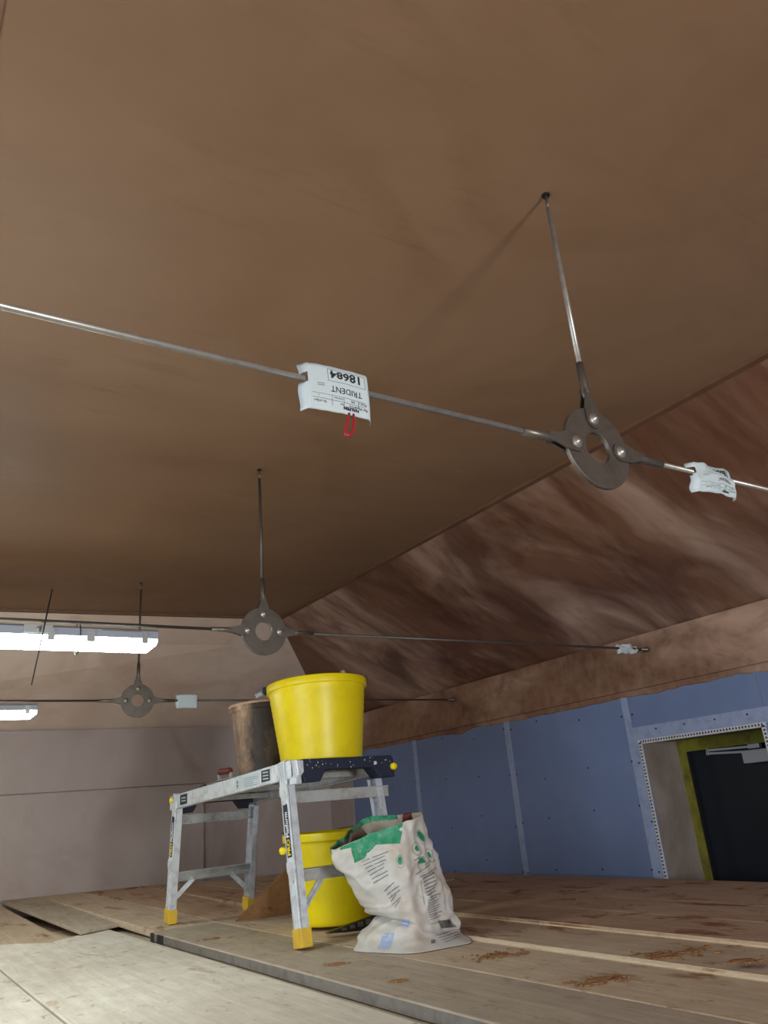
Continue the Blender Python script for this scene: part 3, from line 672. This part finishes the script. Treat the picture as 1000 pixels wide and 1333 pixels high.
# ------------------------------------------------------------------ buckets
def bucket(base, ax, rb, rt_, h, mat, label, handle=None, name='bucket', ribs=0):
    t = thing(name, base, label, 'bucket')
    prof = [(.0005, .004), (rb*.7, .0), (rb*.97, .0), (rb, .006)]
    n = 24
    for k in range(1, n+1):
        q = k/n; r = rb+(rt_-.012-rb)*q
        prof.append((r+(.0012*(k % 2) if ribs and q < .93 else 0), .006+(h-.04-.006)*q))
    prof += [(rt_-.011, h-.038), (rt_-.001, h-.038), (rt_, h-.034), (rt_+.001, h-.004), (rt_-.001, h), (rt_-.010, h), (rt_-.015, h-.006), (rt_-.016, h-.04), (rb-.006, .018), (rb*.6, .012), (.0005, .012)]
    mb, R = MB().lathe(base, prof, 64, ax, .0)
    mb.build('tub', mat, t)
    return t
def top_at(u, w, dz=.0048): return pp(u, w, zt(u)+dz)
B1 = top_at(.33, .345); HB = .405
b1 = bucket(B1, TN, .20, .258, HB, 'yellow', 'yellow plastic mixing bucket standing on the aluminium platform', ribs=1)
# bail of the upper bucket folded to the far side, grey grip and black ear at the left rim
def onrim(a, r, h): x = V(W_); y = TN.cross(x); return B1+TN*h+(x*cos(a)+y*sin(a))*r
al = rad(150)
ear = MB().box(onrim(al, .262, HB-.012), (.05, .03, .034), onrim(al+pi/2, 1, 0)-B1, onrim(al, 1, 0)-B1, TN).build('handle_ear', 'black', b1, .005)
p0, p1 = onrim(al, .258, HB-.012), onrim(al, .315, HB-.035)
MB().tube([p0+(p1-p0)*.2, p1], [.013, .013], 12).build('handle_grip', 'lampbody', b1)
MB().tube([onrim(rad(150-200*k/24), .266, HB+.004) for k in range(25)], .0022, 8).build('wire_bail', 'plate', b1)
for q, (a, m_) in enumerate(((rad(38), 'clip'), (rad(18), 'pinkplaster'))):
    t_ = thing('tool_handle', onrim(a, .20, .02), ('wire whisk end' if q == 0 else 'round wooden tool end')+' just showing over the rim of the yellow bucket on the platform', 'tool')
    pa, pb_ = onrim(a+.9, .11, .02), onrim(a, .225, HB+(.085 if q == 0 else .085))
    MB().tube([pa, pb_, pb_+(pb_-pa).normalized()*.006], [.006, .006, .004] if q == 0 else [.012, .015, .009], 12).build('shaft', m_, t_)
B2 = V((2.02, 3.73, .013))
b2 = bucket(B2+V((0, 0, .004)), Z, .20, .256, .41, 'yellow', 'yellow plastic bucket on the planks under the platform, behind the sack', ribs=1)
MB().tube([B2+V((.262*cos(a), .262*sin(a), .411+.012*sin(3*a))) for a in [rad(20+150*k/20) for k in range(21)]], .0025, 8).build('wire_bail', 'plate', b2)
MB().tube([B2+V((-.10, .235, .41)), B2+V((-.105, .23, .44)), B2+V((-.085, .232, .44)), B2+V((-.08, .235, .41))], .0025, 6).build('wire_hook', 'plate', b2)
B3 = top_at(.86, .30)
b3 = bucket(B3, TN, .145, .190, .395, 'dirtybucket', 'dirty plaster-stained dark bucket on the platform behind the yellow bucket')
xax = V(W_); yax = TN.cross(xax)
mb = MB(); mb.tube([B3+TN*.391+(xax*cos(a)+yax*sin(a))*(.187+.004*noise.noise(V((cos(a)*3, sin(a)*3, 0)))) for a in [2*pi*k/40 for k in range(40)]], .0085, 8, closed=True)
mb.build('crusted_rim', 'pinkplaster', b3)

# trowel with red handle and crumbs on the platform
tw = thing('plastering_trowel', top_at(.885, .07), 'steel plastering trowel with a worn red handle on the platform left of the stained bucket', 'trowel')
TC = top_at(.885, .070, .004)
MB().box(TC+TN*.0058, (.10, .27, .0025), W_, TD, TN).build('blade', 'blade', tw)
MB().bar(TC+TD*.07+TN*.004, TC+TD*.085+TN*.062, W_, .016, .010).bar(TC-TD*.07+TN*.006, TC-TD*.07+TN*.04, W_, .012, .010).build('shank', 'blade', tw)
MB().tube([TC+TD*.083+TN*.056, TC+TD*.06+TN*.058, TC+TD*0+TN*.054, TC-TD*.06+TN*.05, TC-TD*.075+TN*.048], [.012, .017, .015, .017, .012], 14).build('handle', 'redwood', tw)
sg = thing('filling_knife', top_at(1.30, .06), 'thin filling knife lying flat on the far left end of the platform', 'knife')
MB().box(top_at(1.32, .06, .005), (.05, .20, .002), W_, TD, TN).build('blade', 'plate', sg)
MB().tube([top_at(1.22, .058, .011), top_at(1.17, .056, .014), top_at(1.12, .055, .012)], [.006, .008, .006], 10).build('handle', 'black', sg)

# leaning hardboard offcut
A = onz(306, 1200, .004); Bp = ony(374, 1129, 4.11); C_ = onz(392, 1189, .018)
n_ = (Bp-A).cross(C_-A).normalized()
Dp = C_+(Bp-A)
tag(MB().prism([A, Bp, Dp, C_], n_*.006).build('hardboard_offcut', 'hardboard', None, .001), 'thin brown board leaning against the lower yellow bucket', 'board')
a, b = onz(318, 1199, .006), onz(347, 1190, .006)
# black float on the deck
fl = thing('plastering_float', onz(460, 1214, 0), 'dark pointed plastic float lying between the lower yellow bucket and the sack', 'float')
f0, f1 = onz(424, 1217, .0165), onz(500, 1208, .0165); fd = (f1-f0); L_ = fd.length; fd.normalize(); fs = Z.cross(fd).normalized()
MB().prism([f0+fd*a+Z*b+fs*.0 for a, b in ((0, .004), (L_*.35, .0), (L_, .0), (L_, .052), (L_*.9, .055), (L_*.45, .03), (L_*.12, .012))], fs*.045).build('float_body', 'black', fl, .002)
mb = MB()
for k in range(4): mb.box(f0+fd*(L_*(.32+.14*k))+Z*(.014+.006*k)-fs*.0015, (L_*.09, .004, .010+.004*k), fd, fs, Z)
mb.build('moulded_grid', 'plate', fl)

# ------------------------------------------------------------------ plaster sack
sk = thing('plaster_sack', onz(537, 1232, 0), 'open paper sack of plaster with green print, leaning beside the aluminium platform', 'sack')
def sec(L, Fp, R_, B=None, z=None):
    if z is not None:
        l, f, r = (onz(*L, z), onz(*Fp, z), onz(*R_, z)); b = V(B)
    else:
        l, f, r = ony(*L, 3.04), ony(*Fp, 2.80), ony(*R_, 2.86)
        b = ony(B[0], B[1], B[2]) if B else l+r-f+V((0, .02, 0))
    return [l, f, r, b]
SEC = [sec((460, 1237), (537, 1241), (614, 1226), (1.98, 3.10, .003), .003),
       sec((468, 1219), (540, 1216), (606, 1207)),
       sec((486, 1194), (538, 1193), (592, 1190)),
       sec((468, 1176), (534, 1168), (586, 1166)),
       sec((448, 1144), (528, 1136), (575, 1130)),
       sec((435, 1120), (525, 1103), (562, 1096), (478, 1098, 3.14)),
       sec((432, 1106), (524, 1071), (548, 1058), (478, 1064, 3.17))]
def ring8(q):
    l, f, r, b = q; c = (l+f+r+b)/4; out = []
    P4 = [l, f, r, b]
    for i in range(4):
        p, nx = P4[i], P4[(i+1) % 4]; mid = (p+nx)/2; d = (mid-c); d.z = 0
        out += [p, mid+d.normalized()*.020]
    return out
RG = [ring8(q) for q in SEC]
def cr(a, b, c, d, t): return .5*((2*b)+(c-a)*t+(2*a-5*b+4*c-d)*t*t+(3*b-a-3*c+d)*t**3)
def ringpt(R, s):                                      # s in 0..8 (0 left corner, 2 front corner, 4 right, 6 back)
    i = int(s) % 8; t = s-int(s); return cr(R[i-1], R[i], R[(i+1) % 8], R[(i+2) % 8], t)
def S(s, t, off=0):
    q = t*(len(RG)-1); i = min(int(q), len(RG)-2); f = q-i; s = s % 8
    g = lambda k: ringpt(RG[min(max(k, 0), len(RG)-1)], s)
    p = cr(g(i-1), g(i), g(i+1), g(i+2), f)
    ce = sum(RG[i], V())/8*(1-f)+sum(RG[i+1], V())/8*f
    d = p-ce; d.z *= .3; d.normalize()
    k = noise.noise(p*9)*.009+noise.noise(V((p.x*26, p.y*26, p.z*14)))*.006+noise.noise(V((p.x*14+p.z*30, p.y*14, p.z*12-p.x*22)))*.006
    k += -.010*math.exp(-((s-2.35)/.18)**2)*sin(pi*min(1, t*1.05))+.008*math.exp(-((s-2.0)/.2)**2)
    rg_ = lambda v: (1-abs(2*noise.noise(v)))**3
    k += .011*(rg_(V((p.x*5+p.z*4, p.y*5, p.z*6-p.x*4)))-.4)+.008*(rg_(V((p.x*11-p.z*9+3, p.y*10, p.z*9+p.x*5)))-.4)
    wl_ = max(0, 1-abs(((s+2) % 8)-2.7)/1.5)              # left face only: deep crease at the waist, bulge above and below
    k += (-.034*math.exp(-((t-.325+.05*(s % 8 if s < 4 else 0)-.03)/.020)**2)+.018*math.exp(-((t-.40)/.05)**2)+.020*math.exp(-((t-.19)/.06)**2))*min(1, wl_*1.5)
    k *= min(1, t*8)
    p = p+d*(k+off)
    if t > .97: p = p+V((0, 0, .006*noise.noise(V((s*3, 1, 1)))))
    if p.z < .003+off: p.z = .003+off
    if p.z < .13: p.x = min(p.x, 2.070+off+1.1*max(0, p.z-.018))
    return p
NS, NT = 176, 84
mb = MB(); G = [[mb.b.verts.new(S(8*i/NS, k/NT)) for k in range(NT+1)] for i in range(NS)]
for i in range(NS):
    for k in range(NT):
        f = mb.b.faces.new((G[i][k], G[(i+1) % NS][k], G[(i+1) % NS][k+1], G[i][k+1])); f.smooth = True
mb.b.faces.new([G[i][0] for i in range(NS)])
sko = mb.build('paper_body', 'sackwhite', sk)
mb = MB(); NT2 = 14                                     # lining: inner face of the mouth
G = [[mb.b.verts.new(S(8*i/NS, 1-.36*k/NT2, -.004 if k else -.0006)) for k in range(NT2+1)] for i in range(NS)]
for i in range(NS):
    for k in range(NT2):
        f = mb.b.faces.new((G[i][k], G[(i+1) % NS][k], G[(i+1) % NS][k+1], G[i][k+1])); f.smooth = True
mb.build('lining', 'inner', sk)
mb = MB(); c = mb.b.verts.new(sum((S(q, .80) for q in range(8)), V())/8+V((-.01, 0, .035)))
rg = [mb.b.verts.new(S(8*i/48, .80, -.012)) for i in range(48)]
for i in range(48): mb.b.faces.new((rg[i], rg[(i+1) % 48], c))
mb.build('dried_contents', 'darkplaster', sk)
q = ony(466, 1088, 3.03)
MB().hexa([q+V(p) for p in ((-.06, -.02, -.06), (.08, -.03, -.05), (.07, .04, -.05), (-.04, .04, -.06), (-.035, -.015, .005), (.012, -.01, .032), (.015, .01, .034), (-.02, .03, .01))]).build('plaster_shard', 'darkplaster', sk)
def patch(mb, poly, off=.0016, n=8, inside=False):      # quad in (s, t) laid on the sack skin
    (a, b, c, d) = poly
    g = []
    for i in range(n+1):
        u = i/n; row = []
        for k in range(5):
            v = k/4
            s_ = (a[0]*(1-u)+b[0]*u)*(1-v)+(d[0]*(1-u)+c[0]*u)*v; t_ = (a[1]*(1-u)+b[1]*u)*(1-v)+(d[1]*(1-u)+c[1]*u)*v
            row.append(mb.b.verts.new(S(s_, t_, -off-.004 if inside else off)))
        g.append(row)
    for i in range(n):
        for k in range(4): mb.b.faces.new((g[i][k], g[i+1][k], g[i+1][k+1], g[i][k+1]))
gp = MB()
patch(gp, ((.35, .945), (1.05, .90), (1.05, 1.0), (.35, .985)), n=10); patch(gp, ((1.05, .90), (1.9, .86), (2.0, 1.0), (1.05, 1.0)), n=16)
patch(gp, ((.62, .78), (.95, .80), (1.35, .90), (.66, .94)), n=8); patch(gp, ((1.25, .90), (1.55, .88), (1.6, .92), (1.25, .93)), n=8)
patch(gp, ((4.9, .965), (7.7, .93), (7.7, 1.001), (4.9, 1.001)), n=40, inside=True)     # green edge seen on the inside of the far rim
patch(gp, ((5.2, .90), (7.9, .90), (7.9, 1.0), (5.2, 1.0)), n=40); patch(gp, ((7.4, .42), (7.75, .42), (7.75, .74), (7.4, .74)), n=10)
gp.build('green_band', 'green', sk)
tx = MB(); rr = random.Random(3)
def line(s0, s1, t0, h, slope=.0, mb=None, off=.0018): patch(mb or tx, ((s0, t0), (s1, t0+slope), (s1, t0+slope+h), (s0, t0+h)), off, 6)
for k in range(7): line(.85+.03*k, 1.62-.02*k-rr.uniform(0, .2), .775-.026*k, .006, .045)
for k in range(6): line(1.25+.03*k, 1.78-rr.uniform(0, .2), .56-.026*k, .006, .05)
line(2.62, 3.25, .612, .010, .035)
for k in range(15): line(2.62+rr.uniform(0, .02), 3.3-rr.uniform(0, .25), .59-.021*k, .0065, .03)
for s0, s1, t0, t1 in ((2.52, 2.53, .25, .63), (3.42, 3.43, .29, .68)): patch(tx, ((s0, t0), (s1, t0), (s1, t1), (s0, t1)), .0018, 2)
line(2.53, 3.42, .245, .005, .04); line(2.53, 3.42, .628, .005, .045)
for k in range(4): line(2.62+.1*k, 3.5, .13-.022*k, .006, .03)
for k in range(3): line(2.6, 3.1, .86-.0*k, .0, .0)
for k in range(2): line(2.40, 2.66, .735-.09*k, .006, .02); line(2.85, 3.1, .70-.02*k, .006, .02)
line(2.5, 2.62, .075, .03, .0)
tag(tx.build('printed_text', 'greyink', sk), kind='stuff')
pn = MB()
patch(pn, ((.95, .05), (1.30, .05), (1.42, .20), (1.12, .20)), .0014, 6); patch(pn, ((1.45, .26), (1.80, .235), (1.86, .30), (1.55, .315)), .0014, 6)
MT['bluegrey'] = plain('blue_grey_print', srgb(150, 164, 192), .6, 0, srgb(180, 188, 204), 40, .6)
pn.build('printed_panel', 'bluegrey', sk)['kind'] = 'stuff'
bc = MB(); s_ = 2.92
for k in range(13):
    wd = rr.choice((.012, .02, .03)); patch(bc, ((s_, .19), (s_+wd, .192), (s_+wd, .282), (s_, .28)), .0018, 2); s_ += wd+rr.choice((.012, .018))
bc.build('barcode', 'ink', sk)
def leafs(ic, s0, t0, rs_, rt_, n=16, half=False):
    c = ic.b.verts.new(S(s0, t0, .002)); r = []
    for k in range(n+1):
        a = (pi if half else 2*pi)*k/n; kk = 1 if half else (1-.35*abs(sin(a/2))**3)
        r.append(ic.b.verts.new(S(s0+rs_*cos(a+(0 if half else pi/2))*kk, t0+rt_*sin(a+(0 if half else pi/2))*kk, .002)))
    for k in range(n): ic.b.faces.new((r[k], r[k+1], c))
for s0, t0, rs_, rt_, hf in ((3.12, .87, .17, .036, False), (2.60, .81, .10, .022, False), (1.85, .745, .07, .034, False), (2.72, .715, .17, .036, True), (3.30, .757, .06, .026, False)):
    ic = MB(); leafs(ic, s0, t0, rs_, rt_, half=hf)
    for k in range(20):                                 # thin ring round each icon
        e0, e1 = 2*pi*k/20, 2*pi*(k+1)/20
        ic.b.faces.new([ic.b.verts.new(S(s0+(.2 if s0 > 2 else .1)*f_*cos(e), t0+.044*f_*sin(e), .0019)) for e, f_ in ((e0, 1), (e1, 1), (e1, .93), (e0, .93))])
    tag(ic.build('printed_icon', 'green', sk), kind='stuff')
p = ony(528, 1063, 2.95)
tag(MB().hexa([p+V(q) for q in ((-.03, -.012, -.06), (.0, -.018, -.06), (.006, .012, -.06), (-.024, .014, -.06), (-.012, -.01, .008), (.024, -.016, .016), (.026, .004, .016), (-.008, .006, .012))]).build('torn_flap', 'redwood', sk, .002))
